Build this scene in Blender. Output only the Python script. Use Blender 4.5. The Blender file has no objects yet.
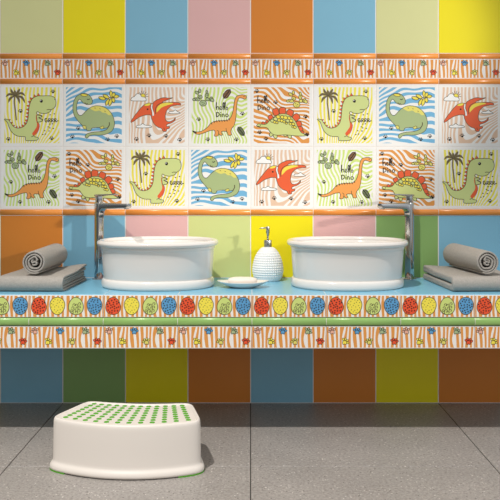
import bpy, bmesh, math, random
from mathutils import Vector, Matrix, noise

PI = math.pi
C = bpy.context.scene.collection
SC = bpy.context.scene

# ------------------------------------------------------------------ materials
def lin(c):
    out = []
    for v in c:
        v = v / 255.0
        out.append(v / 12.92 if v <= 0.04045 else ((v + 0.055) / 1.055) ** 2.4)
    return (*out, 1.0)

MATS = {}
def mat(name, rgb, rough=0.4, metal=0.0, spec=0.5, bump=None, vary=None, coat=0.0):
    if name in MATS:
        return MATS[name]
    m = bpy.data.materials.new(name)
    m.use_nodes = True
    nt = m.node_tree
    b = nt.nodes['Principled BSDF']
    b.inputs['Base Color'].default_value = lin(rgb)
    b.inputs['Roughness'].default_value = rough
    b.inputs['Metallic'].default_value = metal
    b.inputs['Specular IOR Level'].default_value = spec
    b.inputs['Coat Weight'].default_value = coat
    b.inputs['Coat Roughness'].default_value = 0.08
    tc = nt.nodes.new('ShaderNodeTexCoord')
    if vary:                                   # (scale, amount): slight mottling of the glaze
        n = nt.nodes.new('ShaderNodeTexNoise'); n.inputs['Scale'].default_value = vary[0]; n.inputs['Detail'].default_value = 3
        nt.links.new(tc.outputs['Object'], n.inputs['Vector'])
        mr = nt.nodes.new('ShaderNodeMapRange')
        mr.inputs['To Min'].default_value = 1 - vary[1]; mr.inputs['To Max'].default_value = 1 + vary[1]
        nt.links.new(n.outputs['Fac'], mr.inputs['Value'])
        mx = nt.nodes.new('ShaderNodeVectorMath'); mx.operation = 'SCALE'
        mx.inputs[0].default_value = lin(rgb)[:3]
        nt.links.new(mr.outputs['Result'], mx.inputs['Scale'])
        nt.links.new(mx.outputs['Vector'], b.inputs['Base Color'])
    if bump:                                   # (scale, strength, distance)
        n = nt.nodes.new('ShaderNodeTexNoise'); n.inputs['Scale'].default_value = bump[0]; n.inputs['Detail'].default_value = 4
        nt.links.new(tc.outputs['Object'], n.inputs['Vector'])
        bp = nt.nodes.new('ShaderNodeBump'); bp.inputs['Strength'].default_value = bump[1]; bp.inputs['Distance'].default_value = bump[2]
        nt.links.new(n.outputs['Fac'], bp.inputs['Height'])
        nt.links.new(bp.outputs['Normal'], b.inputs['Normal'])
    MATS[name] = m
    return m

def tile_mat(name, rgb):
    return mat(name, rgb, rough=0.38, spec=0.35, vary=(9, 0.03))

YELLOW = tile_mat('yellow_glaze', (238, 220, 20))
ORANGE = tile_mat('orange_glaze', (218, 131, 49))
BLUE = tile_mat('blue_glaze', (132, 184, 206))
PINK = tile_mat('pink_glaze', (226, 178, 174))
LIME = tile_mat('lime_glaze', (208, 212, 138))
PALE = tile_mat('pale_lime_glaze', (215, 213, 152))
GREEN = tile_mat('green_glaze', (138, 174, 102))
GROUT = mat('grout', (236, 228, 220), 0.8, spec=0.2)
WHITE_T = tile_mat('white_glaze', (240, 236, 230))
ORANGE_T = mat('orange_liner_glaze', (236, 146, 62), 0.25, spec=0.5)
GREEN_T = mat('green_liner_glaze', (146, 186, 104), 0.22, spec=0.5)
TOPBLUE = mat('blue_worktop_glaze', (126, 186, 212), 0.3, spec=0.4, vary=(7, 0.03))
CERAMIC = mat('white_ceramic', (229, 223, 216), 0.14, spec=0.5)
CHROME = mat('chrome', (205, 205, 205), 0.09, metal=1.0)
STEEL = mat('brushed_steel', (190, 188, 185), 0.25, metal=1.0)
DARK = mat('dark_hole', (20, 20, 22), 0.6)
TERRY = mat('grey_terry', (176, 169, 160), 0.95, spec=0.1, bump=(700, 1.0, 0.002), vary=(230, 0.24))
PLASTIC = mat('white_plastic', (229, 220, 210), 0.42, spec=0.35)
RUBBER = mat('green_rubber', (88, 160, 40), 0.6, spec=0.3)
SOAPM = mat('cream_soap', (240, 228, 216), 0.45, spec=0.3)
BOTTLE = mat('white_bottle', (240, 240, 238), 0.3, spec=0.4)
PLASTER = mat('grey_render', (175, 172, 168), 0.9, spec=0.1)

def ink(name, rgb):
    return mat('print_' + name, rgb, 0.38, spec=0.3)
P_YEL = ink('yellow', (240, 226, 92)); P_BLU = ink('blue', (118, 178, 212)); P_BEI = ink('beige', (226, 192, 164))
P_LIM = ink('lime', (206, 222, 128)); P_ORA = ink('orange', (224, 152, 78)); P_BLK = ink('black', (38, 32, 30))
P_OUT = ink('outline', (84, 76, 52)); P_TREX = ink('trex_green', (208, 216, 142)); P_SAGE = ink('sage', (170, 184, 130))
P_RED = ink('red', (230, 98, 58)); P_BRA = ink('sand_orange', (236, 158, 84)); P_STE = ink('stego_green', (208, 214, 136))
P_LEAF = ink('leaf_yellow', (240, 220, 84)); P_PALM = ink('palm_brown', (128, 112, 78)); P_GRN = ink('grey_green', (168, 184, 140))
P_WHT = ink('white', (244, 241, 236)); P_BRN = ink('brown', (146, 106, 76)); P_DGR = ink('dark_green', (122, 130, 94))
P_PNK = ink('pink', (232, 176, 150)); P_CAC = ink('cactus_yellow', (226, 214, 110))
P_EB = ink('egg_blue', (96, 160, 206)); P_ER = ink('egg_red', (234, 88, 52)); P_EY = ink('egg_yellow', (244, 226, 84)); P_EG = ink('egg_lime', (206, 220, 128))

# ------------------------------------------------------------------ mesh builder
class MB:
    def __init__(self):
        self.v, self.f, self.m, self.s, self.mats = [], [], [], [], []
    def mi(self, m):
        if m not in self.mats:
            self.mats.append(m)
        return self.mats.index(m)
    def add(self, vs, fs, m, smooth=False):
        o = len(self.v); k = self.mi(m)
        self.v += [tuple(p) for p in vs]
        for f in fs:
            self.f.append([i + o for i in f]); self.m.append(k); self.s.append(smooth)
    def merge(self, other, dx=0, dy=0, dz=0, sz=1.0):
        o = len(self.v)
        self.v += [(x + dx, y + dy, z * sz + dz) for x, y, z in other.v]
        mp = [self.mi(m) for m in other.mats]
        for f, k, s in zip(other.f, other.m, other.s):
            self.f.append([i + o for i in f]); self.m.append(mp[k]); self.s.append(s)
    def box(self, x0, x1, y0, y1, z0, z1, m):
        vs = [(x0,y0,z0),(x1,y0,z0),(x1,y1,z0),(x0,y1,z0),(x0,y0,z1),(x1,y0,z1),(x1,y1,z1),(x0,y1,z1)]
        self.add(vs, [(0,3,2,1),(4,5,6,7),(0,1,5,4),(1,2,6,5),(2,3,7,6),(3,0,4,7)], m)
    def tile(self, x0, x1, z0, z1, yf, m, bev=0.0009, depth=0.006, gap=0.0013):
        """a wall tile facing -y, its glazed face at y = yf, edges rounded over"""
        x0 += gap; x1 -= gap; z0 += gap; z1 -= gap
        b = bev
        def rect(i, y): return [(x0+i,y,z0+i),(x1-i,y,z0+i),(x1-i,y,z1-i),(x0+i,y,z1-i)]
        vs = rect(b, yf) + rect(b*0.3, yf + b*0.3) + rect(0, yf + b) + rect(0, yf + depth)
        fs = [(0,1,2,3)]
        for r in range(3):
            for k in range(4):
                a, c = r*4+k, r*4+(k+1) % 4
                fs.append((a, a+4, c+4, c))
        self.add(vs, fs, m)
    def loft(self, rings, m, cap0=False, cap1=False, smooth=True, closed=True):
        n = len(rings[0]); vs = [p for r in rings for p in r]; fs = []
        for i in range(len(rings)-1):
            for k in range(n if closed else n-1):
                a, b = i*n+k, i*n+(k+1) % n
                fs.append((a, b, b+n, a+n))
        self.add(vs, fs, m, smooth)
        o = len(self.v) - len(vs)
        for flag, r, rev in ((cap0, 0, True), (cap1, len(rings)-1, False)):
            if flag:
                idx = [o + r*n + k for k in range(n)]
                self.f.append(idx[::-1] if rev else idx); self.m.append(self.mi(m)); self.s.append(False)
    def build(self, name, parent=None, bevel=0, segs=2, auto=None):
        me = bpy.data.meshes.new(name)
        me.from_pydata(self.v, [], self.f)
        for m in self.mats: me.materials.append(m)
        me.polygons.foreach_set('material_index', self.m)
        me.polygons.foreach_set('use_smooth', self.s)
        me.update()
        o = bpy.data.objects.new(name, me); C.objects.link(o)
        if parent: o.parent = parent
        if bevel:
            md = o.modifiers.new('bevel', 'BEVEL'); md.width = bevel; md.segments = segs; md.limit_method = 'ANGLE'; md.angle_limit = 0.6
            md.harden_normals = False
        return o

def thing(name, label, cat, loc=(0,0,0), rz=0, group=None):
    o = bpy.data.objects.new(name, None); C.objects.link(o)
    o.empty_display_size = 0.05
    o.location = loc; o.rotation_euler = (0,0,rz)
    o['label'] = label; o['category'] = cat
    if group: o['group'] = group
    return o
def tag(o, label, cat, group=None, kind=None):
    o['label'] = label; o['category'] = cat
    if group: o['group'] = group
    if kind: o['kind'] = kind
    return o
def dup(root, loc, rz, label):
    r = root.copy(); C.objects.link(r); r.location = loc; r.rotation_euler = (0,0,rz); r['label'] = label
    for ch in list(root.children):
        c = ch.copy(); C.objects.link(c); c.parent = r
        for g in list(ch.children):
            d = g.copy(); C.objects.link(d); d.parent = c
    return r

# ------------------------------------------------------------------ printed artwork
def catmull(p, closed=True, n=5):
    out = []; L = len(p)
    rng = range(L) if closed else range(L-1)
    for i in rng:
        if closed:
            a, b, c, d = p[i-1], p[i], p[(i+1) % L], p[(i+2) % L]
        else:
            a, b, c, d = p[max(i-1,0)], p[i], p[i+1], p[min(i+2,L-1)]
        for k in range(n):
            t = k/n
            out.append(tuple(0.5*((2*b[j]) + (-a[j]+c[j])*t + (2*a[j]-5*b[j]+4*c[j]-d[j])*t*t + (-a[j]+3*b[j]-3*c[j]+d[j])*t**3) for j in (0,1)))
    if not closed: out.append(tuple(p[-1]))
    return out

class Art:
    """drawing in the units of one tile's picture (x right, y down), laid onto the face of a tile as thin ink films"""
    def __init__(self, x0, y0, unit, W, H):
        self.mb = MB(); self.x0, self.y0, self.k, self.H = x0, y0, unit, H; self.lv = 1
    def P(self, p, lv):
        return ((p[0]-self.x0)*self.k, -0.000006*lv, self.H-(p[1]-self.y0)*self.k)
    def fill(self, pts, m, smooth=True, n=5, out=None, w=6):
        self.lv += 1
        q = catmull(pts, True, n) if smooth else list(pts)
        area = sum(q[i][0]*q[(i+1) % len(q)][1]-q[(i+1) % len(q)][0]*q[i][1] for i in range(len(q)))
        if area > 0: q = q[::-1]
        self.mb.add([self.P(p, self.lv) for p in q], [tuple(range(len(q)))], m)
        if out: self.stroke(q + [q[0]], w, out, smooth=False)
    def ell(self, cx, cy, rx, ry, m, rot=0, out=None, w=5, n=14):
        c, s = math.cos(rot), math.sin(rot)
        q = [(cx+rx*math.cos(t)*c-ry*math.sin(t)*s, cy+rx*math.cos(t)*s+ry*math.sin(t)*c) for t in [2*PI*i/n for i in range(n)]]
        self.fill(q, m, False, out=out, w=w)
    def stroke(self, pts, w, m, smooth=True, n=4, taper=False):
        self.lv += 1
        q = catmull(pts, False, n) if smooth and len(pts) > 2 else list(pts)
        q2 = [q[0]]
        for p in q[1:]:
            if abs(p[0]-q2[-1][0])+abs(p[1]-q2[-1][1]) > 1e-6: q2.append(p)
        q = q2; L, R = [], []
        for i, p in enumerate(q):
            a, b = q[max(i-1,0)], q[min(i+1,len(q)-1)]
            dx, dy = b[0]-a[0], b[1]-a[1]; d = math.hypot(dx,dy) or 1
            h = w/2
            if taper: h *= max(0.15, 1-i/(len(q)-1)) if taper == 1 else max(0.15, math.sin(PI*min(0.97,max(0.06,i/(len(q)-1)))))
            L.append((p[0]-dy/d*h, p[1]+dx/d*h)); R.append((p[0]+dy/d*h, p[1]-dx/d*h))
        k = len(q)
        self.mb.add([self.P(p, self.lv) for p in L+R], [(i, i+1, k+i+1, k+i) for i in range(k-1)], m)
    def stripes(self, x0, x1, y0, y1, field, m, nx=90, ny=90, lv=1):
        """bands where the flowing field is positive, clipped cell by cell to the zero line"""
        idx = {}; vs = []; fs = []
        def V(key, p):
            if key not in idx:
                idx[key] = len(vs); vs.append(self.P(p, lv))
            return idx[key]
        X = [x0+(x1-x0)*i/nx for i in range(nx+1)]; Y = [y0+(y1-y0)*j/ny for j in range(ny+1)]
        F = [[field(x, y) for y in Y] for x in X]
        for i in range(nx):
            for j in range(ny):
                for tri in (((i,j),(i,j+1),(i+1,j+1)), ((i,j),(i+1,j+1),(i+1,j))):
                    poly = []
                    for a in range(3):
                        A, B = tri[a], tri[(a+1) % 3]
                        fa, fb = F[A[0]][A[1]], F[B[0]][B[1]]
                        pa, pb = (X[A[0]],Y[A[1]]), (X[B[0]],Y[B[1]])
                        if fa > 0: poly.append(V(A, pa))
                        if (fa > 0) != (fb > 0):
                            t = fa/(fa-fb); lo, hi = min(A,B), max(A,B)
                            poly.append(V((lo,hi), (pa[0]+(pb[0]-pa[0])*t, pa[1]+(pb[1]-pa[1])*t)))
                    if len(poly) >= 3: fs.append(tuple(poly))
        self.mb.add(vs, fs, m)

def sm(a, b, x):
    t = min(1, max(0, (x-a)/(b-a))); return t*t*(3-2*t)
def nz(x, y, s, seed):
    return noise.noise(Vector((x*s, y*s, seed*7.31)))

def paw_print(A, x, y, s=1.0, rot=0.0, m=None):
    m = m or P_BLK
    c, sn = math.cos(rot), math.sin(rot)
    def e(dx, dy, rx, ry): A.ell(x+(dx*c-dy*sn)*s, y+(dx*sn+dy*c)*s, rx*s, ry*s, m, n=9)
    e(2, 4, 9, 8); e(-13, -2, 4, 5.5); e(-5, -12, 4, 5.5); e(7, -12, 4, 5.5); e(14, -3, 3.5, 5)

def hello_dino(A, ox, oy, s=1.0):
    def st(pts, w=8): A.stroke([(ox+x*s, oy+y*s) for x, y in pts], w*s, P_BLK)
    st([(5,-4),(1,28),(3,56)], 7); st([(3,44),(11,30),(19,34),(22,56)], 5.5)
    st([(31,46),(43,38),(39,29),(31,34),(31,50),(40,55),(49,47)], 5)
    st([(54,50),(62,18),(58,-2),(53,14),(55,46),(60,56)], 5.5); st([(67,48),(75,14),(71,-5),(66,12),(67,46),(72,56)], 5.5)
    st([(86,33),(79,42),(81,54),(89,54),(93,43),(86,33)], 5)
    st([(4,75),(5,112)], 7); st([(3,76),(22,80),(25,98),(6,112)], 6)
    st([(37,88),(38,112)], 6); A.ell(ox+38*s, oy+77*s, 4*s, 4*s, P_BLK, n=8)
    st([(50,112),(50,90),(61,90),(66,112)], 5.5)
    st([(86,86),(77,94),(79,108),(91,110),(97,98),(86,86)], 5.5)

def lens(A, p, q, w, m, out=P_OUT, ow=5):
    dx, dy = q[0]-p[0], q[1]-p[1]; d = math.hypot(dx,dy); nx, ny = -dy/d*w, dx/d*w
    pts = [p, (p[0]+dx*.3+nx*.8, p[1]+dy*.3+ny*.8), (p[0]+dx*.65+nx*.9, p[1]+dy*.65+ny*.9), q, (p[0]+dx*.65-nx*.9, p[1]+dy*.65-ny*.9), (p[0]+dx*.3-nx*.8, p[1]+dy*.3-ny*.8)]
    A.fill(pts, m, n=3, out=out, w=ow)

def cactus(A, ox, oy, s, m, out):
    for x, y, rx, ry, r in ((78,112,27,24,0),(30,82,26,12,.15),(55,62,18,13,.4),(30,30,17,11,.6),(52,16,10,15,0),(108,50,13,20,.2),(108,25,8,15,-.2),(140,80,12,18,.3),(150,88,16,12,.8),(112,82,14,13,0),(8,84,12,9,0)):
        A.ell(ox+x*s, oy+y*s, rx*s, ry*s, m, r, out=out, w=5)
    for x, y in ((70,105),(86,112),(78,124),(52,62),(30,80),(110,50)):
        A.stroke([(ox+x*s-5, oy+y*s-4), (ox+x*s+5, oy+y*s+4)], 4, out, smooth=False)

def feather(A, cx, cy, L, W, rot, m):
    c, s = math.cos(rot), math.sin(rot)
    T = lambda x, y: (cx+x*c-y*s, cy+x*s+y*c)
    A.fill([T(-L,0),T(-L*.6,-W),T(0,-W*1.05),T(L*.7,-W*.8),T(L,0),T(L*.7,W*.8),T(0,W),T(-L*.6,W*.9)], m, n=4, out=P_BLK, w=5)
    A.stroke([T(-L*1.15,0), T(L*1.15,0)], 6, P_BLK, smooth=False)
    for k in range(-2, 3):
        A.stroke([T(k*L*.33-6,-W*.9), T(k*L*.33+6,0), T(k*L*.33-6,W*.9)], 3.5, P_BLK, smooth=False)

TS = 0.2                                   # tile pitch
UN = TS/490.0
def dino_base(x0, y0):
    A = Art(x0, y0, UN, TS, TS)
    A.mb.tile(0, TS, 0, TS, 0, WHITE_T)
    return A
def wave(a, per, th=0.0):
    return math.sin(2*PI*a/per) + th

def art_trex():
    A = dino_base(-4, 5)
    def f(x, y):
        a = 0.95*x + 150*math.exp((y-480)/150)*sm(90, 380, x) + 14*nz(x,y,.009,1) - 60*sm(150,460,y)*(1-sm(0,230,x))
        return wave(a, 31, 0.1)
    A.stripes(28, 460, 30, 468, f, P_YEL)
    A.stroke([(110,98),(106,150),(114,210),(122,288)], 11, P_PALM)
    for tip, mid in (((78,42),(88,66)),((150,42),(138,62)),((40,106),(68,84)),((192,98),(160,76)),((60,150),(76,116)),((148,158),(138,118)),((190,152),(164,108)),((108,52),(112,70))):
        A.stroke([(112,96), mid, tip], 20, P_PALM, taper=2)
        A.stroke([(112,96), mid, tip], 4, P_OUT)
    back = catmull([(300,97),(285,100),(250,118),(232,150),(222,190),(218,235),(213,280),(200,315),(175,340),(140,350),(105,340),(80,310),(60,284)], False, 8)
    dist = 0; last = -22
    for i in range(1, len(back)-1):
        dist += math.hypot(back[i][0]-back[i-1][0], back[i][1]-back[i-1][1])
        if dist - last >= 27:
            last = dist
            dx, dy = back[i+1][0]-back[i-1][0], back[i+1][1]-back[i-1][1]; d = math.hypot(dx,dy); dx/=d; dy/=d
            nx, ny = -dy, dx
            s = 1.0 if i < 70 else 0.75
            x, y = back[i]
            A.fill([(x-dx*15*s-nx*5,y-dy*15*s-ny*5),(x+nx*22*s-dx*3,y+ny*22*s-dy*3),(x+dx*15*s-nx*5,y+dy*15*s-ny*5)], P_RED, False, out=P_OUT, w=4)
    A.fill([(285,100),(330,97),(385,97),(418,108),(432,138),(430,172),(418,192),(398,205),(385,222),(350,235),(312,232),(287,220),(281,236),(294,244),(322,252),(320,264),(298,268),(326,280),(326,294),(306,302),(288,302),(302,322),(300,352),(286,384),(262,408),(268,418),(290,422),(296,434),(275,446),(215,448),(194,442),(192,418),(150,415),(115,404),(85,378),(65,340),(50,302),(28,280),(60,284),(80,310),(105,340),(140,350),(175,340),(200,315),(213,280),(218,235),(222,190),(232,150),(250,118)], P_TREX, out=P_OUT, w=4.5)
    A.fill([(279,240),(284,262),(284,300),(302,322),(300,352),(286,384),(262,408),(246,394),(262,370),(280,342),(284,318),(276,275)], P_RED)
    A.fill([(284,250),(320,254),(316,264),(296,268),(324,284),(320,296),(290,302),(284,278)], P_TREX, out=P_OUT, w=4)
    A.ell(318, 138, 12, 13, P_BLK); A.ell(314, 133, 4, 4, P_WHT)
    A.stroke([(360,207),(376,204),(396,206)], 5, P_OUT); A.stroke([(422,122),(424,128)], 5, P_OUT, smooth=False)
    A.stroke([(240,418),(262,408)], 5, P_OUT, smooth=False)
    def st(p, w=8): A.stroke(p, w, P_BLK)
    st([(363,276),(350,275),(347,289),(354,302),(365,297),(364,288),(356,288)], 6)
    for x in (376, 399, 422):
        st([(x,274),(x-1,304)], 6); st([(x,275),(x+13,277),(x+11,287),(x+1,289)], 4.5); st([(x+3,289),(x+15,303)], 5)
    st([(438,299),(446,291),(453,295)], 5)
    for x, y in ((388,246),(420,238),(405,316),(385,318),(372,340),(385,348),(412,352),(345,370),(378,372),(330,400),(350,396)):
        A.ell(x, y, 6, 4, P_BLK, n=7)
    for x, y in ((408,65),(155,218),(60,437),(398,432)): paw_print(A, x, y)
    return A

def art_sleepy():
    A = dino_base(8, 5)
    def f(x, y):
        a = y*1.0 + 1.25*135*(1-math.exp(-(x-20)/135))*sm(560, 0, y) - 0.12*x + 26*nz(x,y,.008,3)
        return wave(a, 36, 0.05)
    A.stripes(33, 470, 30, 468, f, P_BLU)
    A.fill([(140,86),(165,78),(200,83),(228,108),(240,138),(230,160),(200,166),(172,155),(155,138),(140,124),(124,142),(116,180),(119,220),(135,247),(158,248),(190,215),(225,188),(265,175),(315,180),(360,203),(395,245),(412,300),(408,342),(388,376),(345,397),(295,405),(250,403),(218,410),(198,428),(183,418),(195,396),(240,382),(300,376),(340,366),(362,347),(330,352),(300,345),(240,348),(225,369),(198,367),(185,346),(160,328),(125,290),(98,250),(87,200),(92,150),(110,108)], P_SAGE, out=P_OUT, w=4.5)
    A.fill([(222,192),(265,177),(315,182),(360,205),(388,242),(366,248),(344,230),(318,228),(296,212),(266,218),(240,208)], P_CAC, n=3)
    A.fill([(148,88),(165,80),(200,88),(190,101),(160,98)], P_LEAF, n=3, out=P_OUT, w=4)
    A.fill([(162,334),(184,330),(192,350),(178,359)], P_CAC, n=3, out=P_OUT, w=4); A.fill([(298,346),(322,333),(330,346),(312,357)], P_CAC, n=3, out=P_OUT, w=4)
    A.stroke([(198,122),(208,127),(220,120)], 6, P_BLK); A.stroke([(180,148),(190,160),(204,156)], 5, P_OUT)
    A.stroke([(372,304),(372,325),(360,347)], 7, P_OUT)
    for x, y in ((262,190),(300,196),(340,215)): A.stroke([(x-6,y),(x+4,y+5)], 4, P_OUT, smooth=False)
    A.stroke([(292,122),(350,118),(400,106),(448,100)], 6, P_OUT)
    for p, q in (((345,124),(288,108)),((372,116),(322,88)),((392,112),(382,56)),((404,104),(448,100)),((370,120),(344,172)),((388,116),(372,176)),((400,110),(408,150)),((398,106),(412,72))):
        lens(A, p, q, 13, P_LEAF)
    for x, y in ((128,352),(82,418),(358,440),(430,415)): paw_print(A, x, y)
    return A

def cloud(A, pts):
    A.fill(pts, P_WHT, n=4, out=P_OUT, w=4)
def art_ptero():
    A = dino_base(4, 5)
    def f(x, y):
        t = 1.2*sm(250, 480, 0.6*x+0.62*y-60)
        a = x*math.cos(t)+ (y-470)*math.sin(t)*0.85 + 18*nz(x,y,.008,9) + 26*sm(30,470,y)*math.sin(x*.012)
        return wave(a, 30, 0.1)
    A.stripes(32, 468, 30, 468, f, P_BEI)
    for k in range(7):
        t = -2.9 + k*0.5
        A.stroke([(142+22*math.cos(t), 98+22*math.sin(t)), (142+42*math.cos(t), 98+42*math.sin(t))], 4, P_OUT, smooth=False)
    A.ell(142, 98, 18, 18, P_LEAF, out=P_OUT, w=4)
    cloud(A, [(50,134),(54,112),(74,102),(92,82),(118,84),(132,104),(156,108),(166,122),(162,136),(110,137)])
    cloud(A, [(90,345),(98,328),(120,326),(140,314),(160,326),(196,330),(210,342),(160,348)])
    cloud(A, [(344,234),(352,220),(378,218),(394,207),(412,220),(434,234),(390,237)])
    A.fill([(48,296),(75,255),(110,210),(145,172),(178,155),(206,155),(216,160),(232,140),(262,124),(302,111),(345,115),(374,112),(338,127),(308,138),(296,150),(350,148),(402,148),(430,154),(437,168),(402,170),(362,180),(332,206),(318,242),(318,280),(332,297),(356,298),(380,286),(395,268),(390,290),(366,308),(332,320),(328,336),(350,338),(346,352),(326,358),(324,374),(300,374),(286,352),(255,340),(226,312),(210,278),(202,250),(180,246),(150,250),(110,266),(76,290),(54,304)], P_RED, out=P_OUT, w=4.5)
    A.fill([(152,170),(178,157),(200,156),(194,170),(168,176)], P_LEAF, n=3)
    A.fill([(248,225),(252,190),(276,165),(312,152),(350,150),(376,158),(322,174),(286,190),(264,212)], P_LEAF, n=4)
    A.stroke([(212,162),(208,190),(218,222),(222,252)], 13, P_WHT); A.stroke([(206,162),(202,190),(211,222),(213,254)], 4, P_OUT); A.stroke([(220,160),(216,190),(226,222)], 4, P_OUT)
    A.stroke([(241,240),(240,200),(258,168),(298,148)], 5, P_OUT)
    A.ell(178, 202, 7, 7, P_BLK, n=9); A.stroke([(304,346),(312,366)], 4, P_OUT, smooth=False)
    for x, y in ((90,438),(188,410),(320,413),(428,443)): paw_print(A, x, y, 1.05)
    return A

def art_longneck():
    A = dino_base(0, 5)
    def f(x, y):
        t = 1.15*sm(200, 430, x)*(1-0.75*sm(260,470,y))
        a = x*math.cos(t)*0.95 + y*math.sin(t) + 34*nz(x,y,.008,14) + 20*math.sin(y*.012)
        return wave(a, 29, 0.0)
    A.stripes(28, 464, 30, 470, f, P_LIM)
    cactus(A, 40, 42, 1.0, P_GRN, P_OUT)
    feather(A, 305, 82, 40, 20, -0.95, P_BRN); feather(A, 415, 375, 38, 19, 0.95, P_DGR)
    A.fill([(400,93),(430,89),(452,97),(459,112),(445,123),(425,116),(405,113),(393,126),(383,160),(379,220),(373,280),(362,325),(342,354),(336,375),(340,402),(316,405),(308,385),(295,375),(262,378),(270,402),(252,406),(240,393),(234,410),(208,411),(212,386),(204,366),(165,372),(130,386),(90,398),(60,393),(36,372),(70,380),(110,372),(150,345),(180,312),(215,296),(260,291),(310,287),(335,264),(350,225),(358,180),(366,130),(380,102)], P_BRA, out=P_OUT, w=4.5)
    A.stroke([(36,372),(52,380),(66,386)], 9, P_BLK); A.ell(438, 103, 4, 4, P_BLK, n=8)
    for x, y in ((185,312),(205,300),(225,296),(245,293),(265,292),(285,291),(305,289),(322,280)):
        A.stroke([(x-3,y-7),(x+3,y+9)], 5, P_BLK, smooth=False)
    A.stroke([(298,350),(300,368),(308,384)], 4, P_OUT); A.stroke([(228,366),(240,376),(240,392)], 4, P_OUT)
    hello_dino(A, 219, 151)
    for x, y in ((83,283),(425,238),(155,440),(378,440)): paw_print(A, x, y)
    return A

def art_stego():
    A = dino_base(0, 5)
    def f(x, y):
        t = 1.35 - 0.75*math.exp(-((x-170)**2/26000 + (y-90)**2/16000)) - 0.5*sm(330,470,x)*sm(250,40,y) + 0.3*nz(x,y,.006,22)
        a = -(x-250)*math.cos(t)*0.9 + y*math.sin(t) + 24*nz(x,y,.009,25)
        return wave(a, 33, 0.12)
    A.stripes(24, 460, 30, 468, f, P_ORA)
    cactus(A, 284, 56, 0.98, P_CAC, P_OUT)
    for x, y, s in ((100,312,11),(128,300,10),(158,268,20),(197,222,25),(250,216,27),(308,232,27),(356,266,27),(374,318,24),(386,358,22),(402,386,15)):
        dx, dy = x-245, y-375; d = math.hypot(dx,dy); dx/=d; dy/=d; nx, ny = -dy, dx
        A.fill([(x-dx*s-nx*s*.7,y-dy*s-ny*s*.7),(x+nx*-s*.95+dx*s*.4,y-ny*s*.95+dy*s*.4),(x-nx*s*.55+dx*s,y-ny*s*.55+dy*s),(x+nx*s*.55+dx*s,y+ny*s*.55+dy*s),(x+nx*s*.95+dx*s*.4,y+ny*s*.95+dy*s*.4),(x-dx*s+nx*s*.7,y-dy*s+ny*s*.7)], P_RED, n=3, out=P_OUT, w=5)
    for x0 in (150, 262):
        A.fill([(x0+4,385),(x0-2,408),(x0+10,416),(x0+26,404),(x0+34,388)], P_STE, n=3, out=P_OUT, w=5)
        A.fill([(x0+26,392),(x0+34,424),(x0+50,430),(x0+58,418),(x0+50,390)], P_STE, n=3, out=P_OUT, w=5)
    A.fill([(48,328),(60,317),(90,320),(122,318),(150,290),(185,262),(230,240),(280,240),(320,262),(350,297),(376,352),(402,388),(452,404),(402,412),(330,408),(270,402),(215,405),(175,398),(150,376),(130,348),(100,342),(70,342),(52,336)], P_STE, out=P_OUT, w=4.5)
    for x, y, r in ((170,292,15),(196,278,17),(188,302,12),(216,262,16),(224,288,14),(206,308,10),(248,264,16),(244,292,14),(262,300,11),(274,268,17),(290,292,15),(302,272,14),(318,292,15),(312,316,12),(334,318,13),(346,342,12),(330,340,9),(280,312,9)):
        A.ell(x, y, r, r*.85, P_LEAF if (x+y) % 3 else P_STE, 0.4, out=P_OUT, w=5, n=10)
    A.ell(76, 328, 4, 4, P_BLK, n=8); A.stroke([(52,334),(66,336),(76,341)], 4, P_OUT)
    A.stroke([(420,400),(436,396),(452,404)], 7, P_BLK)
    hello_dino(A, 54, 98, 0.98)
    for x, y in ((48,62),(195,150),(430,262),(70,385),(120,435),(442,402)): paw_print(A, x, y)
    return A

# ------------------------------------------------------------------ border strips (0.2 m long, drawn in millimetres)
def flower_paw(A, x, y, m, rot=0.0):
    for k in range(4):
        t = rot - 2.6 + k*0.72
        A.ell(x+8.6*math.cos(t), y+8.6*math.sin(t), 3.8, 2.7, m, t, out=P_BLK, w=1.3, n=9)
    A.fill([(x-5.6,y+1.2),(x-3.4,y-4),(x+3.4,y-4),(x+5.8,y+1.2),(x+4,y+6),(x,y+4.4),(x-4,y+6)], m, n=3, out=P_BLK, w=1.4)
def strip_field(seed, per):
    def f(x, y):
        a = x + 4.0*nz(x, y*0.22, .05, seed) + 1.2*math.sin(y*.05+x*.09)
        # grain that pinches round a few knots
        for kx in (47, 139):
            d = (x-kx)/9.0
            a += 3.2*math.exp(-d*d)*math.sin((y-8)*.06)
        return math.sin(2*PI*a/per)+0.16+0.35*nz(x,y,.03,seed+4)
    return f
def paw_strip(h):
    A = Art(0, 0, 0.001, TS, h); H = h*1000
    A.mb.tile(0, TS, 0, h, 0, WHITE_T, gap=0.0004)
    A.stripes(1, 199, 2.5, H-2.5, strip_field(3, 200/16), P_ORA, 150, 24)
    cols = (P_PNK, P_EY, P_EB, P_CAC, P_GRN, P_ER)
    for k, c in enumerate(cols):
        flower_paw(A, 16+33.4*k, 16 if k % 2 == 0 else H-17, c, 0.5*((k*2) % 3)-0.4)
    return A.mb
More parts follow.
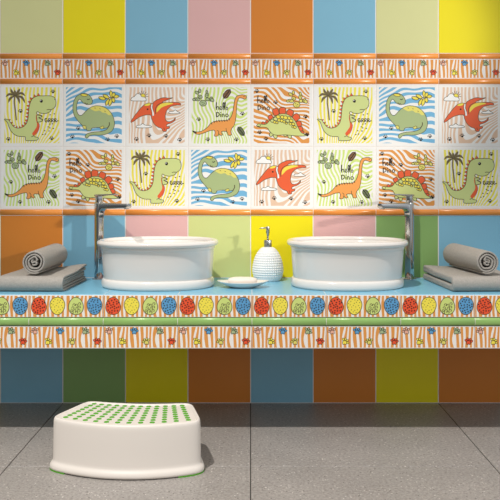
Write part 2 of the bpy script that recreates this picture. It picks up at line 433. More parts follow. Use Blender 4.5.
def egg_strip(h):
    A = Art(0, 0, 0.001, TS, h); H = h*1000
    A.mb.tile(0, TS, 0, h, 0, WHITE_T, gap=0.0004)
    A.stripes(1, 199, 2.0, H-1.5, strip_field(8, 200/16), P_ORA, 150, 24)
    rnd = random.Random(4)
    for k, (c, up) in enumerate(((P_ER, 1), (P_EY, -1), (P_EG, 1), (P_EB, -1))):
        cx, cy = 26+50*k, H*0.49
        pts = []
        for i in range(20):
            t = 2*PI*i/20
            pts.append((cx+20*math.cos(t)*(1+0.13*math.sin(t)*up), cy+23.5*math.sin(t)))
        A.fill(pts, c, n=2, out=P_OUT, w=1.8)
        if k == 2:
            for (x, y) in ((-8,5),(2,-2),(9,3),(-3,12),(8,12),(-11,13),(3,6),(-5,-3),(10,-6),(-10,18),(2,17)):
                A.stroke([(cx+x-3.5,cy+y+2),(cx+x-2,cy+y-2.4),(cx+x+2,cy+y-2.4),(cx+x+3,cy+y+1.5),(cx+x,cy+y+2.2)], 1.7, P_OUT)
        else:
            n = {0:24, 1:20, 3:32}[k]; got = []
            tries = 0
            while len(got) < n and tries < 3000:
                tries += 1
                x, y = rnd.uniform(-18,18), rnd.uniform(-21,21)
                if (x/17.5)**2+(y/20.5)**2 > 0.92 or any((x-a)**2+(y-b)**2 < 30 for a, b in got): continue
                got.append((x, y))
            for x, y in got:
                A.ell(cx+x, cy+y, *((2.3, 1.9, P_BLK) if k != 1 else (1.5, 1.1, P_OUT)), rnd.uniform(0,3), n=6)
    return A.mb
def liner(h, m, out, n=8):
    """one half-round ceramic liner piece, 0.2 m long"""
    M = MB(); rings = []
    for x, sc in ((0.0005, 0.8), (0.0012, 1.0), (TS-0.0012, 1.0), (TS-0.0005, 0.8)):
        r = [(x, 0.005, 0.0)]
        for i in range(n+1):
            t = PI*i/n
            r.append((x, -out*math.sin(t)*sc, h/2-(h/2-0.0004)*math.cos(t)*(0.97+0.03*sc)))
        r.append((x, 0.005, h)); rings.append(r)
    M.loft(rings, m, cap0=True, cap1=True, closed=True)
    core = [[(x, 0.005, h*.04)] + [(x, -out*.9*math.sin(PI*i/n), h/2-h*.46*math.cos(PI*i/n)) for i in range(n+1)] + [(x, 0.005, h*.96)] for x in (0, .0006)]
    M.loft(core, GROUT, closed=True)
    M.loft([[(x+TS-.0006, y, z) for x, y, z in r] for r in core], GROUT, closed=True)
    return M

# ------------------------------------------------------------------ the wall
ZP1, ZD1, ZD2, ZP2, ZB, ZP3, ZT = 0.600, 0.619, 0.819, 1.019, 1.0365, 1.0995, 1.1170
COLS = range(-2, 10)                       # columns 0..7 fill the photograph's width
X0 = -0.8
def xa(i): return X0 + TS*i
ROW_TOP = [PINK, ORANGE, PALE, YELLOW, BLUE, PINK, ORANGE, BLUE, PALE, YELLOW, BLUE, PINK]
ROW_MID = [GREEN, YELLOW, ORANGE, BLUE, PINK, LIME, YELLOW, PINK, GREEN, BLUE, ORANGE, LIME]
ROW_LOW = [ORANGE, YELLOW, BLUE, GREEN, YELLOW, ORANGE, BLUE, ORANGE, YELLOW, ORANGE, BLUE, GREEN]
W = MB()
W.box(xa(-2), xa(10), 0.0006, 0.12, 0.0, 2.4, GROUT)
rr = random.Random(2)
allc = [YELLOW, BLUE, PINK, LIME, ORANGE, GREEN, PALE]
for n, i in enumerate(COLS):
    W.tile(xa(i), xa(i+1), 0.0, 0.2, 0, ROW_LOW[n])
    W.tile(xa(i), xa(i+1), 0.2, 0.4, 0, rr.choice(allc))
    W.tile(xa(i), xa(i+1), 0.4, 0.6, 0, ROW_MID[n])
    W.tile(xa(i), xa(i+1), ZT, ZT+0.2, 0, ROW_TOP[n])
    for k in range(1, 6):
        W.tile(xa(i), xa(i+1), ZT+0.2*k, ZT+0.2*k+0.2, 0, rr.choice(allc))
wall = W.build('wall_back')
tag(wall, 'back wall of glossy square tiles in yellow, orange, blue, pink, lime and green', 'wall', kind='structure')

makers = {'T': art_trex, 'B': art_sleepy, 'P': art_ptero, 'L': art_longneck, 'S': art_stego}
plabel = {'T': 'tile printed with a green upright dinosaur roaring beside a palm on yellow waves',
          'B': 'tile printed with a sleepy sage green long-necked dinosaur on blue waves',
          'P': 'tile printed with an orange-red flying reptile among clouds on beige waves',
          'L': 'tile printed with an orange long-necked dinosaur and hello Dino on lime waves',
          'S': 'tile printed with a green plated dinosaur and hello Dino on orange waves'}
proto = {}
SEQ = 'TBPLS'
for i in COLS:
    for z, k in ((ZD2, SEQ[i % 5]), (ZD1, SEQ[(i+3) % 5])):
        if k not in proto:
            o = proto[k] = makers[k]().mb.build('dinosaur_tile', wall)
            o['label'] = plabel[k]
        else:
            o = proto[k].copy(); C.objects.link(o); o.parent = wall
        o.location = (xa(i), 0, z)

strip = paw_strip(ZP3-ZB)
B = MB()
for i in COLS: B.merge(strip, xa(i), 0, 0)
b = B.build('paw_border', wall); b.location = (0, 0, ZB)
b['label'] = 'border strip of small coloured paw prints on orange wood grain'
for n, (z, h, lab) in enumerate(((ZP3, ZT-ZP3, 'orange half-round tile liner above the paw print border'),
                                 (ZP2, ZB-ZP2, 'orange half-round tile liner between the paw border and the dinosaur tiles'),
                                 (ZP1, ZD1-ZP1, 'orange half-round tile liner under the dinosaur tiles, behind the faucets'))):
    L = MB(); pc = liner(h, ORANGE_T, 0.006)
    for i in COLS: L.merge(pc, xa(i), -0.0005, 0)
    o = L.build('trim_%d' % (n+1)); o.location = (0, 0, z)
    tag(o, lab, 'trim', kind='structure')

# ------------------------------------------------------------------ the floor
def floor_mat():
    m = bpy.data.materials.new('grey_stone_tile'); m.use_nodes = True
    nt = m.node_tree; b = nt.nodes['Principled BSDF']; N = nt.nodes.new; Lk = nt.links.new
    tc = N('ShaderNodeTexCoord')
    n1 = N('ShaderNodeTexNoise'); n1.inputs['Scale'].default_value = 150; n1.inputs['Detail'].default_value = 5; n1.inputs['Roughness'].default_value = 0.7
    n2 = N('ShaderNodeTexNoise'); n2.inputs['Scale'].default_value = 5; n2.inputs['Detail'].default_value = 4
    vo = N('ShaderNodeTexVoronoi'); vo.inputs['Scale'].default_value = 170
    for x in (n1, n2, vo): Lk(tc.outputs['Object'], x.inputs['Vector'])
    r1 = N('ShaderNodeValToRGB'); e = r1.color_ramp.elements
    e[0].position = 0.28; e[0].color = lin((118, 112, 107)); e[1].position = 0.72; e[1].color = lin((186, 179, 172))
    Lk(n1.outputs['Fac'], r1.inputs['Fac'])
    r2 = N('ShaderNodeMapRange'); r2.inputs['From Min'].default_value = 0.3; r2.inputs['From Max'].default_value = 0.7
    r2.inputs['To Min'].default_value = 0.92; r2.inputs['To Max'].default_value = 1.08
    Lk(n2.outputs['Fac'], r2.inputs['Value'])
    mx = N('ShaderNodeVectorMath'); mx.operation = 'SCALE'
    Lk(r1.outputs['Color'], mx.inputs[0]); Lk(r2.outputs['Result'], mx.inputs['Scale'])
    # scattered pale and dark grains
    sx = N('ShaderNodeSeparateColor'); Lk(vo.outputs['Color'], sx.inputs['Color'])
    g1 = N('ShaderNodeMath'); g1.operation = 'GREATER_THAN'; g1.inputs[1].default_value = 0.93; Lk(sx.outputs['Red'], g1.inputs[0])
    d1 = N('ShaderNodeMath'); d1.operation = 'LESS_THAN'; d1.inputs[1].default_value = 0.32; Lk(vo.outputs['Distance'], d1.inputs[0])
    p1 = N('ShaderNodeMath'); p1.operation = 'MULTIPLY'; Lk(g1.outputs[0], p1.inputs[0]); Lk(d1.outputs[0], p1.inputs[1])
    m1 = N('ShaderNodeMix'); m1.data_type = 'RGBA'; Lk(p1.outputs[0], m1.inputs['Factor']); Lk(mx.outputs['Vector'], m1.inputs['A']); m1.inputs['B'].default_value = lin((214, 208, 200))
    g2 = N('ShaderNodeMath'); g2.operation = 'LESS_THAN'; g2.inputs[1].default_value = 0.06; Lk(sx.outputs['Green'], g2.inputs[0])
    p2 = N('ShaderNodeMath'); p2.operation = 'MULTIPLY'; Lk(g2.outputs[0], p2.inputs[0]); Lk(d1.outputs[0], p2.inputs[1])
    m2 = N('ShaderNodeMix'); m2.data_type = 'RGBA'; Lk(p2.outputs[0], m2.inputs['Factor']); Lk(m1.outputs['Result'], m2.inputs['A']); m2.inputs['B'].default_value = lin((92, 86, 82))
    Lk(m2.outputs['Result'], b.inputs['Base Color'])
    b.inputs['Roughness'].default_value = 0.45; b.inputs['Specular IOR Level'].default_value = 0.5
    return m
FLOOR = floor_mat()
JOINT = mat('dark_joint', (70, 66, 62), 0.9, spec=0.1)
F = MB()
F.box(-2.4, 2.4, -4.2, 0.0, -0.06, -0.0015, JOINT)
FT = 0.6
for i in range(-4, 4):
    for j in range(7):
        x0, x1 = i*FT+0.0012, (i+1)*FT-0.0012
        y1, y0 = -j*FT-0.0012, -(j+1)*FT+0.0012
        q = 0.0008
        vs = [(x0,y0,-0.004),(x1,y0,-0.004),(x1,y1,-0.004),(x0,y1,-0.004),(x0,y0,-q),(x1,y0,-q),(x1,y1,-q),(x0,y1,-q),(x0+q,y0+q,0),(x1-q,y0+q,0),(x1-q,y1-q,0),(x0+q,y1-q,0)]
        fs = [(8,9,10,11)]
        for a in (0, 4):
            for k in range(4): fs.append((a+k, a+(k+1) % 4, a+4+(k+1) % 4, a+4+k))
        F.add(vs, fs, FLOOR)
tag(F.build('floor'), 'grey speckled stone-look floor of large square tiles with thin dark joints', 'floor', kind='structure')

# ------------------------------------------------------------------ the vanity counter
ZC, TF = 0.4, 0.415
ct = thing('vanity_counter', 'long wall-mounted vanity counter with blue tiled top and patterned egg and paw front', 'counter', (0, 0, 0.2535))
def rel(o): o.location = (o.location[0]-ct.location[0], o.location[1]-ct.location[1], o.location[2]-ct.location[2]); return o
M = MB(); M.box(xa(-2), xa(10), -TF+0.009, -0.0105, 0.2545, ZC-0.006, PLASTER)
rel(M.build('core', ct))
M = MB()
M.box(xa(-2), xa(10), -TF+0.004, -0.0005, ZC-0.006, ZC-0.0012, GROUT)
for i in COLS:
    x0, x1 = xa(i)+0.0009, xa(i+1)-0.0009; y0, y1 = -TF+0.0035, -0.0009; q = 0.0008
    vs = [(x0,y0,ZC-0.004),(x1,y0,ZC-0.004),(x1,y1,ZC-0.004),(x0,y1,ZC-0.004),(x0,y0,ZC-q),(x1,y0,ZC-q),(x1,y1,ZC-q),(x0,y1,ZC-q),(x0+q,y0+q,ZC),(x1-q,y0+q,ZC),(x1-q,y1-q,ZC),(x0+q,y1-q,ZC)]
    fs = [(8,9,10,11)]
    for a in (0, 4):
        for k in range(4): fs.append((a+k, a+(k+1) % 4, a+4+(k+1) % 4, a+4+k))
    M.add(vs, fs, TOPBLUE)
rel(M.build('worktop', ct))['label'] = 'blue tiled worktop'
for name, mb, z, lab in (('egg_border', egg_strip(0.0605), 0.3385, 'strip of red, yellow, lime and blue speckled eggs on orange wood grain'),
                         ('paw_border', paw_strip(0.061), 0.2545, 'strip of small coloured paw prints on orange wood grain')):
    M = MB()
    for i in COLS: M.merge(mb, xa(i), -TF, 0)
    o = M.build(name, ct); o.location = (0, 0, z); rel(o); o['label'] = lab
M = MB(); pc = liner(0.021, GREEN_T, 0.005)
for i in COLS: M.merge(pc, xa(i), -TF, 0)
o = M.build('liner', ct); o.location = (0, 0, 0.3165); rel(o); o['label'] = 'green half-round liner between the two printed strips'

ct.location.x += 0.0037                   # the counter's tile joints sit a little to the right of the wall's

# ------------------------------------------------------------------ wash basins
def oval(ax, ay, z, n=72, e=2.25):
    r = []
    for i in range(n):
        t = 2*PI*i/n; c, s = math.cos(t), math.sin(t)
        r.append((ax*math.copysign(abs(c)**(2/e), c), ay*math.copysign(abs(s)**(2/e), s), z))
    return r
def make_basin(label, loc):
    t = thing('wash_basin', label, 'basin', loc, 0, 'white countertop basins')
    M = MB()
    outer = [(.150,.129,.004),(.1565,.1390,.010),(.1568,.140,.024),(.1590,.1425,.032),(.1610,.1460,.060),(.1628,.1500,.085),(.1642,.1530,.1085),(.1648,.1540,.1095),(.1662,.1560,.1105),(.1664,.1565,.1150),(.1672,.1575,.1190)]
    inner = [(.1610,.1530,.1275),(.1575,.1490,.1200),(.1545,.1455,.100),(.1480,.1380,.070),(.132,.121,.043),(.106,.094,.030),(.058,.050,.024),(.020,.020,.0225)]
    M.loft([oval(*p) for p in outer + inner], CERAMIC, cap0=True, cap1=True)
    M.build('bowl', t)
    M = MB(); R = 0.0088
    M.loft([oval(.1682+R*math.cos(a), .1590+R*math.cos(a), .1275+R*0.95*math.sin(a)) for a in [2*PI*k/16 for k in range(17)]], CERAMIC)
    M.build('rim', t)
    M = MB()
    prof = [(.150,.128,.0),(.1605,.1450,.0),(.1638,.1485,.003),(.1650,.1500,.008),(.1648,.1498,.015),(.1632,.1482,.0215),(.1605,.1452,.0250),(.1565,.1405,.0262)]
    M.loft([oval(*p) for p in prof], CERAMIC)
    M.build('foot_ring', t)
    M = MB()
    M.loft([[(r*math.cos(2*PI*i/28), r*math.sin(2*PI*i/28), z) for i in range(28)] for r, z in ((.023,.0225),(.023,.0255),(.021,.0268),(.0165,.0268),(.016,.0290),(.012,.0305),(.0005,.031))], CHROME)
    d = M.build('drain', t); d['label'] = 'chrome drain'
    return t
basin = make_basin('white oval basin beside the grey towels with the rolled end at their left', (-0.2722, -0.2030, ZC))
basin['label'] = 'white oval basin between the white soap dish and the faucet whose spout points right'
dup(basin, (0.2840, -0.2030, ZC), 0, 'white oval basin between the egg-shaped soap dispenser and the faucet whose spout points left')

# ------------------------------------------------------------------ faucets
def rrect(w, h, r, n=4):
    p = []
    for cx, cy, a0 in ((w/2-r, h/2-r, 0), (-w/2+r, h/2-r, PI/2), (-w/2+r, -h/2+r, PI), (w/2-r, -h/2+r, 1.5*PI)):
        for i in range(n+1):
            a = a0+PI/2*i/n; p.append((cx+r*math.cos(a), cy+r*math.sin(a)))
    return p
def make_faucet(label, loc, rz):
    t = thing('faucet', label, 'faucet', loc, rz, 'tall chrome basin faucets')
    cw = 0.0225
    M = MB()
    M.loft([[(x*s, y*s, z) for x, y in rrect(0.034, 0.034, 0.005)] for s, z in ((1,0),(1,.0025),(.94,.0038),(.6,.004))], CHROME, cap0=True, cap1=True)
    M.build('base_plate', t)
    M = MB()
    M.loft([[(x*s, y*s, z) for x, y in rrect(cw, cw, 0.0035)] for s, z in ((1,.003),(1,.10),(1,.235),(1,.2395),(.93,.2415))], CHROME, cap0=True, cap1=True)
    M.build('column', t)
    # spout: rounded bar with a filleted underside, growing out of the column
    M = MB(); rings = []
    zt = 0.2405
    for x, h, w in ((.006,.050,.0215),(.0115,.046,.0215),(.0135,.034,.0215),(.0165,.027,.0215),(.021,.0225,.0215),(.028,.0195,.0213),(.05,.0178,.0210),(.09,.0160,.0208),(.142,.0140,.0206),(.1475,.0132,.0198),(.150,.0110,.0175),(.1508,.0070,.0120)):
        rings.append([(x, a, zt-h/2-0.0004*x/.1+b) for a, b in rrect(w, h, min(0.0038, h*.45, w*.45))])
    M.loft(rings, CHROME, cap0=True, cap1=True)
    sp = M.build('spout', t)
    M = MB()
    M.loft([[(.138+r*math.cos(2*PI*i/20), r*math.sin(2*PI*i/20), z) for i in range(20)] for r, z in ((.0078,.229),(.0078,.2235),(.0070,.2228),(.0062,.2228),(.006,.2245))], CHROME)
    M.loft([[(.138+r*math.cos(2*PI*i/20), r*math.sin(2*PI*i/20), z) for i in range(20)] for r, z in ((.0061,.2245),(.0003,.2245))], DARK)
    M.build('aerator', sp)
    M = MB()
    M.loft([[(x*s, y*s, z) for x, y in rrect(0.0205, 0.0205, 0.004)] for s, z in ((.9,.2412),(.93,.2425),(.93,.2600),(.9,.2625))], CHROME, cap0=True, cap1=True)
    M.build('cartridge_body', t)
    M = MB(); rings = []
    for x, w, h, z in ((-.0130,.0150,.0040,.2640),(-.0118,.0205,.0065,.2636),(-.004,.0218,.0074,.2636),(.012,.0218,.0070,.2640),(.032,.0210,.0052,.2655),(.064,.0200,.0040,.2668),(.087,.0194,.0034,.2676),(.0898,.0180,.0026,.2677),(.0910,.0140,.0014,.2677)):
        rings.append([(x, a, z+b) for a, b in rrect(w, h, min(.0022, h*.45))])
    M.loft(rings, CHROME, cap0=True, cap1=True)
    M.build('lever_handle', t)
    return t
PHI = math.radians(43)
fa = make_faucet('tall square chrome faucet whose spout points right, beside the left basin', (-0.4760, -0.0450, ZC), -PHI)
dup(fa, (0.4990, -0.0450, ZC), PI+PHI, 'tall square chrome faucet whose spout points left, beside the right basin')

# ------------------------------------------------------------------ soap dispenser
sd = thing('soap_dispenser', 'white egg-shaped soap dispenser with dimpled surface and steel pump, between the basins', 'dispenser', (0.0535, -0.0760, ZC))
prof = [(.0360,.0),(.0392,.0012),(.0412,.005),(.0445,.014),(.0470,.025),(.0478,.034),(.0470,.045),(.0445,.058),(.0405,.071),(.0350,.083),(.0285,.0935),(.0220,.1005),(.0160,.1035),(.0120,.1042)]
def prof_at(z):
    for (r0, z0), (r1, z1) in zip(prof, prof[1:]):
        if z0 <= z <= z1: return r0+(r1-r0)*(z-z0)/(z1-z0)
    return prof[-1][0]
M = MB(); NS = 252; NB = 42; rings = []
rows = 116
zs = [0.0, .0012, .0025] + [.004+(.0985-.004)*k/rows for k in range(rows+1)] + [.1005, .102, .1035, .1042]
smooth_r = []
for z in zs:
    smooth_r.append(sum(prof_at(min(.1042, max(0, z+d))) for d in (-.003,-.0015,0,.0015,.003))/5 if .004 < z < .1 else prof_at(z))
for z, r0 in zip(zs, smooth_r):
    ring = []
    for k in range(NS):
        a = 2*PI*k/NS; d = 0
        if .006 < z < .097:
            q = math.cos(NB*a/2 + z*PI/.0072)*math.cos(NB*a/2 - z*PI/.0072)
            d = 0.0013*(abs(q)**0.8)*math.copysign(1, q) * sm(.006,.012,z)*(1-sm(.088,.097,z))
        ring.append(((r0+d)*math.cos(a), (r0+d)*math.sin(a), z))
    rings.append(ring)
M.loft(rings, BOTTLE, cap0=True, cap1=True)
M.build('bottle', sd)
def lathe(prof, m, n=32, cx=0, cy=0):
    M = MB(); M.loft([[(cx+r*math.cos(2*PI*i/n), cy+r*math.sin(2*PI*i/n), z) for i in range(n)] for r, z in prof], m, cap0=True, cap1=True); return M
o = lathe([(.0118,.1030),(.0122,.1040),(.0122,.1245),(.0116,.1256),(.0060,.1260)], STEEL).build('collar', sd); o['label'] = 'steel collar'
pm = lathe([(.0030,.1255),(.0030,.1500)], STEEL).build('pump_stem', sd)
M = lathe([(.0040,.1395),(.0046,.1400),(.0046,.1475),(.0058,.1480),(.0058,.1665),(.0052,.1675),(.0006,.1678)], STEEL)
rings = []
for x, r, z in ((.0,.0021,.1630),(-.012,.0021,.1630),(-.022,.0020,.1628),(-.0255,.0019,.1618),(-.0262,.0018,.1600)):
    ax = Vector((-1,0,0)) if x > -.023 else Vector((-.6,0,-.8))
    rings.append([(x + (r*math.cos(2*PI*i/12)*(-ax.z)), r*math.sin(2*PI*i/12), z + r*math.cos(2*PI*i/12)*(-ax.x)) for i in range(12)])
M.loft(rings, STEEL, cap0=True, cap1=True)
o = M.build('pump_head', sd); o['label'] = 'steel pump head with thin spout'

# ------------------------------------------------------------------ soap dish and soap
def leaf(ax, ay, z, n=64, lift=0.0):
    r = []
    for i in range(n):
        t = 2*PI*i/n; c, s = math.cos(t), math.sin(t)
        x = ax*math.copysign(abs(c)**0.95, c); y = ay*math.copysign(abs(s)**1.25, s)
        r.append((x, y, z+lift*abs(c)**4))
    return r
M = MB()
M.loft([leaf(.030,.024,.0),leaf(.036,.029,.0004),leaf(.044,.034,.0035),leaf(.058,.042,.0090,lift=.001),leaf(.0695,.0475,.0138,lift=.0025),leaf(.0735,.0495,.0160,lift=.003),leaf(.0742,.0500,.0172,lift=.003),leaf(.0732,.0492,.0180,lift=.003),leaf(.068,.0460,.0165,lift=.0025),leaf(.054,.039,.0110,lift=.001),leaf(.042,.032,.0072),leaf(.020,.015,.0060)], CERAMIC, cap0=True, cap1=True)
dish = M.build('soap_dish'); dish.location = (-0.0220, -0.2550, ZC)
tag(dish, 'low white leaf-shaped soap dish with pointed ends on the blue counter', 'soap dish')
M = MB()
rings = []
for k in range(17):
    p = -PI/2 + PI*k/16; c = math.copysign(abs(math.cos(p))**0.55, 1); s = math.copysign(abs(math.sin(p))**0.8, math.sin(p))
    rings.append(oval(max(.0004, .0430*c), max(.0003, .0260*c), .0105*s, 48, 2.6))
M.loft(rings, SOAPM, cap0=True, cap1=True)
soap = M.build('soap_bar'); soap.location = (-0.0230, -0.2550, ZC+0.0072+0.0125)
tag(soap, 'oval cream-white soap bar lying in the leaf-shaped dish', 'soap')

# ------------------------------------------------------------------ towels
def ribbon(path, th):
    """closed outline round an open path, with rounded ends; th may be a function of the position 0..1"""
    n = len(path); L, R = [], []
    for i, p in enumerate(path):
        a, b = path[max(i-1,0)], path[min(i+1,n-1)]
        dx, dy = b[0]-a[0], b[1]-a[1]; d = math.hypot(dx,dy) or 1
        h = (th(i/(n-1)) if callable(th) else th)/2
        L.append((p[0]-dy/d*h, p[1]+dx/d*h)); R.append((p[0]+dy/d*h, p[1]-dx/d*h))
    def cap(p, q, k=4):
        c = ((p[0]+q[0])/2, (p[1]+q[1])/2); r = math.hypot(p[0]-c[0], p[1]-c[1]); a0 = math.atan2(p[1]-c[1], p[0]-c[0])
        return [(c[0]+r*math.cos(a0-PI*j/k), c[1]+r*math.sin(a0-PI*j/k)) for j in range(1, k)]
    return L + cap(L[-1], R[-1]) + R[::-1] + cap(R[0], L[0])
def sheet(M, path, th, s0, s1, place, nseg=24, wob=0.0, seed=0):
    """extrude a folded sheet's path between stations s0 and s1; its cut edges are rounded over; place(s, a, b) gives the point"""
    st = [(s0, .45), (s0+.0012, .78), (s0+.003, .96), (s0+.005, 1)] + [(s0+.005+(s1-s0-.010)*k/nseg, 1) for k in range(1, nseg)] + [(s1-.005, 1), (s1-.003, .96), (s1-.0012, .78), (s1, .45)]
    rings = []
    for s, f in st:
        q = ribbon(path, (lambda u, f=f: (th(u) if callable(th) else th)*f))
        rings.append([place(s, a + wob*noise.noise(Vector((a*30, b*30, s*14+seed))), b + wob*noise.noise(Vector((a*30, s*14, b*30+5+seed)))) for a, b in q])
    M.loft(rings, TERRY, cap0=True, cap1=True)

def rolled_towel(label, x, y0, y1, z, r, mirror, yaw):
    path = []
    turns = 2.5; r0, r1 = r-.0031, .0160
    for i in range(120):
        u = i/119; a = -1.9 + u*turns*2*PI; rad = r0 + (r1-r0)*max(0, u-.12)/.88 + .0007*math.sin(5*a)*u
        path.append((rad*math.cos(a), rad*math.sin(a)))
    a = -1.9+turns*2*PI
    ex, ey = path[-1]; tx, ty = -math.sin(a), math.cos(a)
    core = [(ex,ey), (ex+tx*.008-.0005, ey+ty*.006), (-.008,.0068), (-.0012,.0085), (.0072,.0052), (.0062,-.0010), (.0005,.0012), (-.0052,.0005), (-.0068,-.0045), (-.0008,-.0080), (.0045,-.0072)]
    path = path + catmull(core, False, 8)[2:]
    M = MB()
    L = y1-y0
    def place(s, a, b):
        f = 1 - 0.10*s/L                       # wound slightly tighter at the far end
        return ((-a if mirror else a)*f, -(y0 + s), b*f)
    def sag(s, a, b):
        p = place(s, a, b); zz = p[2]
        if zz < -r+.004: zz = -r+.004 + (zz+r-.004)*.4     # lies a little flattened
        return (p[0], p[1]+y0, zz)
    def plc(s, a, b):
        p = sag(L-s, a, b); return p
    sheet(M, path, .0062, 0, L, lambda s, a, b: sag(L-s, a, b) if True else None, 22, .0007, 3 if mirror else 1)
    # sag() runs from the wall side; flip so that local y = 0 is the wall end
    o = M.build('rolled_towel'); o.location = (x, -y0, z); o.rotation_euler = (0, 0, yaw)
    tag(o, label, 'towel', 'rolled grey towels')
    return o
ZTW = ZC + 0.0425
def folded(label, x0, x1, t0, t1, layers, th, gap, rise=None, seed=0):
    """concentric U-shaped layers, the fold towards the room"""
    M = MB(); full = 0.0415
    for k in range(layers):
        hh = full/2 - th/2 - k*(th+gap)
        zc = full/2
        tf = t1 - full/2 - k*(th+gap)*0.15
        path = [(t0+.004*k, zc+hh)] + [(t0+(tf-t0)*i/10, zc+hh) for i in range(1, 10)]
        if hh > .0015:
            path += [(tf+(hh)*1.0*math.sin(PI*j/12), zc+hh*math.cos(PI*j/12)) for j in range(13)]
            path += [(tf-(tf-t0)*i/10, zc-hh) for i in range(1, 10)] + [(t0+.003*k, zc-hh)]
        else:
            path += [(tf, zc)]
        def place(s, a, b, k=k):
            x = x0 + s
            z = b
            if rise: z += rise(x, a, b/full)
            z += .0016*noise.noise(Vector((x*22, a*22, seed)))*(b/full)
            return (x + .002*noise.noise(Vector((a*20, b*60, seed+3))), -a, max(z, .0003))
        sheet(M, path, th, .0012*k, (x1-x0)-.0022*k, place, 26)
    o = M.build('folded_towel'); o.location = (0, 0, ZC)
    # move the origin to the towel's own base
    off = Vector(((x0+x1)/2, -(t0+t1)/2, 0))
    o.data.transform(Matrix.Translation(-off)); o.location = Vector((0,0,ZC)) + off
    tag(o, label, 'towel', 'folded grey towels')
    return o
def rise_left(x, t, v):                        # the loose top layer lifts at its inner back corner
    return .010*sm(-.60, -.515, x)*sm(.22, .05, t)*sm(.45, 1, v)
def rise_right(x, t, v):
    return .004*sm(.62, .55, x)*sm(.2, .05, t)*sm(.4, 1, v)
folded('folded grey towel at the left end of the counter with open layers facing the faucet', -.6990, -.5150, .060, .363, 3, .0062, .0012, rise_left, 1).rotation_euler.z = -0.02
folded('folded grey towel at the right end of the counter, two thick layers beside the faucet', .5500, .7450, .040, .363, 1, .0190, .0010, rise_right, 9).rotation_euler.z = 0.045
rolled_towel('rolled grey towel on the folded towel at the left end of the counter', -.6030, .065, .338, ZTW+.0372, .0372, True, 0.0)
rolled_towel('rolled grey towel on the folded towel at the right end of the counter', .6330, .055, .338, ZTW+.0372, .0372, False, 0.095)

# ------------------------------------------------------------------ step stool
st = thing('step_stool', 'white plastic curved step stool with green dotted top standing on the grey floor', 'stool', (-0.2990, -0.5720, 0.0), math.radians(-4.5))
def stool_plan(off, n_side=14):
    """outline of the stool in plan (x, t) measured from its centre, grown by off; bowed front, hollow back"""
    fw, bw = .1895, .1400                       # half widths at front and back
    f_c, f_e = .1220, .0640                     # front edge: middle and corners
    b_c, b_e = -.0840, -.1060                   # back edge: middle and corners
    def edge(p, q, bow, k):
        return [(p[0]+(q[0]-p[0])*i/k, p[1]+(q[1]-p[1])*i/k + bow*(1-(2*i/k-1)**2)) for i in range(k+1)]
    R = .026
    corners = [(-fw, f_e), (fw, f_e), (bw, b_e), (-bw, b_e)]
    front = edge(corners[0], corners[1], f_c-f_e, 40); right = edge(corners[1], corners[2], 0, 16)
    back = edge(corners[2], corners[3], b_c-b_e, 40); left = edge(corners[3], corners[0], 0, 16)
    raw = front[:-1] + right[:-1] + back[:-1] + left[:-1]
    # resample evenly and round the corners by repeated averaging
    def resample(p, n):
        P = p + [p[0]]; d = [0]
        for a, b in zip(P, P[1:]): d.append(d[-1]+math.hypot(b[0]-a[0], b[1]-a[1]))
        out = []; j = 0
        for i in range(n):
            s = d[-1]*i/n
            while d[j+1] < s: j += 1
            u = (s-d[j])/(d[j+1]-d[j]); out.append((P[j][0]+(P[j+1][0]-P[j][0])*u, P[j][1]+(P[j+1][1]-P[j][1])*u))
        return out
    p = resample(raw, 160)
    for _ in range(22):
        p = [((p[i-1][0]+2*p[i][0]+p[(i+1) % 160][0])/4, (p[i-1][1]+2*p[i][1]+p[(i+1) % 160][1])/4) for i in range(160)]
    out = []
    for i in range(160):
        a, b = p[i-1], p[(i+1) % 160]; dx, dy = b[0]-a[0], b[1]-a[1]; d = math.hypot(dx, dy)
        out.append((p[i][0]-off*(-dy/d) * -1 * -1 if False else p[i][0] + off*(-dy/d), p[i][1] + off*(dx/d)))
    return out
def splan(off, z):
    q = stool_plan(off)
    return [(x, -t, z) for x, t in q]
SH = 0.1270
PL0 = stool_plan(0)
area = sum(PL0[i][0]*PL0[(i+1) % 160][1]-PL0[(i+1) % 160][0]*PL0[i][1] for i in range(160))
SG = -1.0 if area > 0 else 1.0                # so that a positive offset grows the outline
ring = lambda off, z: splan(SG*off, z)
M = MB()
body = [(.0060,.0022),(.0085,.0040),(.0090,.0080),(.0080,.0130),(.0050,.0175),(.0020,.0205),(.0008,.0240),(.0005,.0300),(.0,.070),(-.0005,.1100),(-.0010,.1180),(-.0018,.1225),(-.0036,.1255),(-.0062,.1268),(-.0085,.1262),(-.0100,.1245),(-.0110,.1232)]
M.loft([ring(o_, z_) for o_, z_ in body], PLASTIC)
M.loft([ring(o_, z_) for o_, z_ in ((.0060,.0022),(.002,.0022),(-.002,.0060),(-.003,.118))], PLASTIC)
M.build('body', st)
M = MB()
# flat deck set just under the lip, closed underneath
M.loft([ring(-.0050,.1185), ring(-.0105,.1232), ring(-.0125,.1232)], PLASTIC)
d = ring(-.0125,.1232); M.add(d, [tuple(range(len(d)))[::-1] if SG > 0 else tuple(range(len(d)))], PLASTIC)
M.build('deck', st)
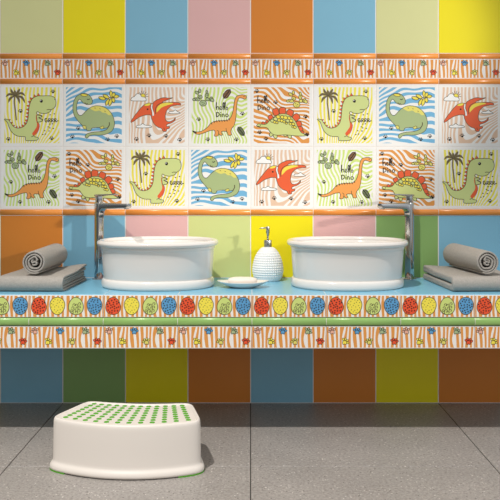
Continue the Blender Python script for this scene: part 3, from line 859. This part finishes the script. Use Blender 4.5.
# anti-slip dots: 8 rows of 12 that follow the taper of the deck
D = MB(); RD = .0064
D.loft([[(r*math.cos(2*PI*i/20), r*math.sin(2*PI*i/20), z) for i in range(20)] for r, z in ((RD,-.0004),(RD,.0009),(RD*.9,.0014),(RD*.5,.0016))], RUBBER, cap1=True)
dot = None
for j in range(8):
    v = j/7.0
    for i in range(12):
        u = -1+2*i/11.0
        hw = .1520 + (.1160-.1520)*v
        x = u*hw
        t = (.0850-.036*u*u) + ((-.0640-.016*u*u)-(.0850-.036*u*u))*v
        if dot is None:
            dot = D.build('grip_dot', st); o = dot; dot['label'] = 'green rubber grip dot'
        else:
            o = dot.copy(); C.objects.link(o); o.parent = st
        o.location = (x, -t, .1232)
# four green rubber feet under the corners of the flange
PLN = [(-.175,.06),(.175,.06),(.128,-.095),(-.128,-.095)]
base = stool_plan(0)
for cx, ct_ in PLN:
    i0 = min(range(160), key=lambda i: (base[i][0]-cx)**2+(base[i][1]-ct_)**2)
    A_ = ring(.0088, 0); B_ = ring(-.004, 0)
    M = MB(); secs = []
    for k in range(-9, 10):
        a, b_ = A_[(i0+k) % 160], B_[(i0+k) % 160]
        secs.append([(a[0],a[1],0.0),(a[0],a[1],.0032),(b_[0],b_[1],.0032),(b_[0],b_[1],0.0)])
    M.loft(secs, RUBBER, cap0=True, cap1=True, smooth=False)
    o = M.build('rubber_foot', st); o['label'] = 'green rubber foot under a corner'

# ------------------------------------------------------------------ light
def aim(o, target):
    d = Vector(target)-o.location; o.rotation_euler = d.to_track_quat('-Z', 'Y').to_euler()
def area(name, loc, target, size, energy, col, shape='DISK', size_y=None, spread=None):
    l = bpy.data.lights.new(name, 'AREA'); l.shape = shape; l.size = size
    if size_y: l.size_y = size_y
    if spread: l.spread = spread
    l.energy = energy; l.color = col
    o = bpy.data.objects.new(name, l); C.objects.link(o); o.location = loc; aim(o, target); return o
def spot(name, loc, target, half, blend, energy, col, soft):
    l = bpy.data.lights.new(name, 'SPOT'); l.energy = energy; l.color = col; l.spot_size = math.radians(2*half); l.spot_blend = blend; l.shadow_soft_size = soft
    o = bpy.data.objects.new(name, l); C.objects.link(o); o.location = loc; aim(o, target); return o
KEY = spot('ceiling_spot', (-1.3, -2.95, 4.60), (0.08, -0.80, 0.0), 15.2, 0.7, 880, (1.0, 0.965, 0.92), 0.07)
SIDE = spot('wall_spot', (2.40, -1.85, 1.36), (-0.06, 0, 1.10), 13.2, 0.5, 235, (1.0, 0.98, 0.94), 0.05)

w = bpy.data.worlds.new('room_light'); SC.world = w; w.use_nodes = True
nt = w.node_tree; bg = nt.nodes['Background']
tc = nt.nodes.new('ShaderNodeTexCoord'); sp = nt.nodes.new('ShaderNodeSeparateXYZ'); cr = nt.nodes.new('ShaderNodeValToRGB')
mr = nt.nodes.new('ShaderNodeMapRange'); mr.inputs['From Min'].default_value = -1; mr.inputs['From Max'].default_value = 1
nt.links.new(tc.outputs['Generated'], sp.inputs['Vector']); nt.links.new(sp.outputs['Z'], mr.inputs['Value']); nt.links.new(mr.outputs['Result'], cr.inputs['Fac'])
e = cr.color_ramp.elements
e[0].position = 0.40; e[0].color = (0.12, 0.12, 0.12, 1); e[1].position = 0.85; e[1].color = (0.75, 0.75, 0.76, 1)
for p_, c_ in ((0.50, 0.40), (0.62, 1.0)):
    x = e.new(p_); x.color = (c_*0.94, c_*1.0, c_*1.05, 1)
# the room is brighter towards its window side, on the right
m2 = nt.nodes.new('ShaderNodeMapRange'); m2.inputs['From Min'].default_value = -1; m2.inputs['From Max'].default_value = 1
m2.inputs['To Min'].default_value = 0.42; m2.inputs['To Max'].default_value = 1.58
nt.links.new(sp.outputs['X'], m2.inputs['Value'])
vm = nt.nodes.new('ShaderNodeVectorMath'); vm.operation = 'SCALE'
nt.links.new(cr.outputs['Color'], vm.inputs[0]); nt.links.new(m2.outputs['Result'], vm.inputs['Scale'])
nt.links.new(vm.outputs['Vector'], bg.inputs['Color']); bg.inputs['Strength'].default_value = 0.75

# ------------------------------------------------------------------ camera
D_ = 2.641
cam = bpy.data.cameras.new('camera'); co = bpy.data.objects.new('camera', cam); C.objects.link(co)
co.location = (0, -D_, 0.687); co.rotation_euler = (PI/2, 0, 0)
cam.sensor_width = 36; cam.lens = 36*313*D_/500
cam.shift_x = -0.6/500; cam.shift_y = -62.0/500
cam.clip_start = 0.05; cam.clip_end = 50
SC.camera = co

SC.view_settings.view_transform = 'Standard'; SC.view_settings.look = 'None'
SC.view_settings.gamma = 1.0; SC.view_settings.use_curve_mapping = False; SC.view_settings.exposure = 0.0
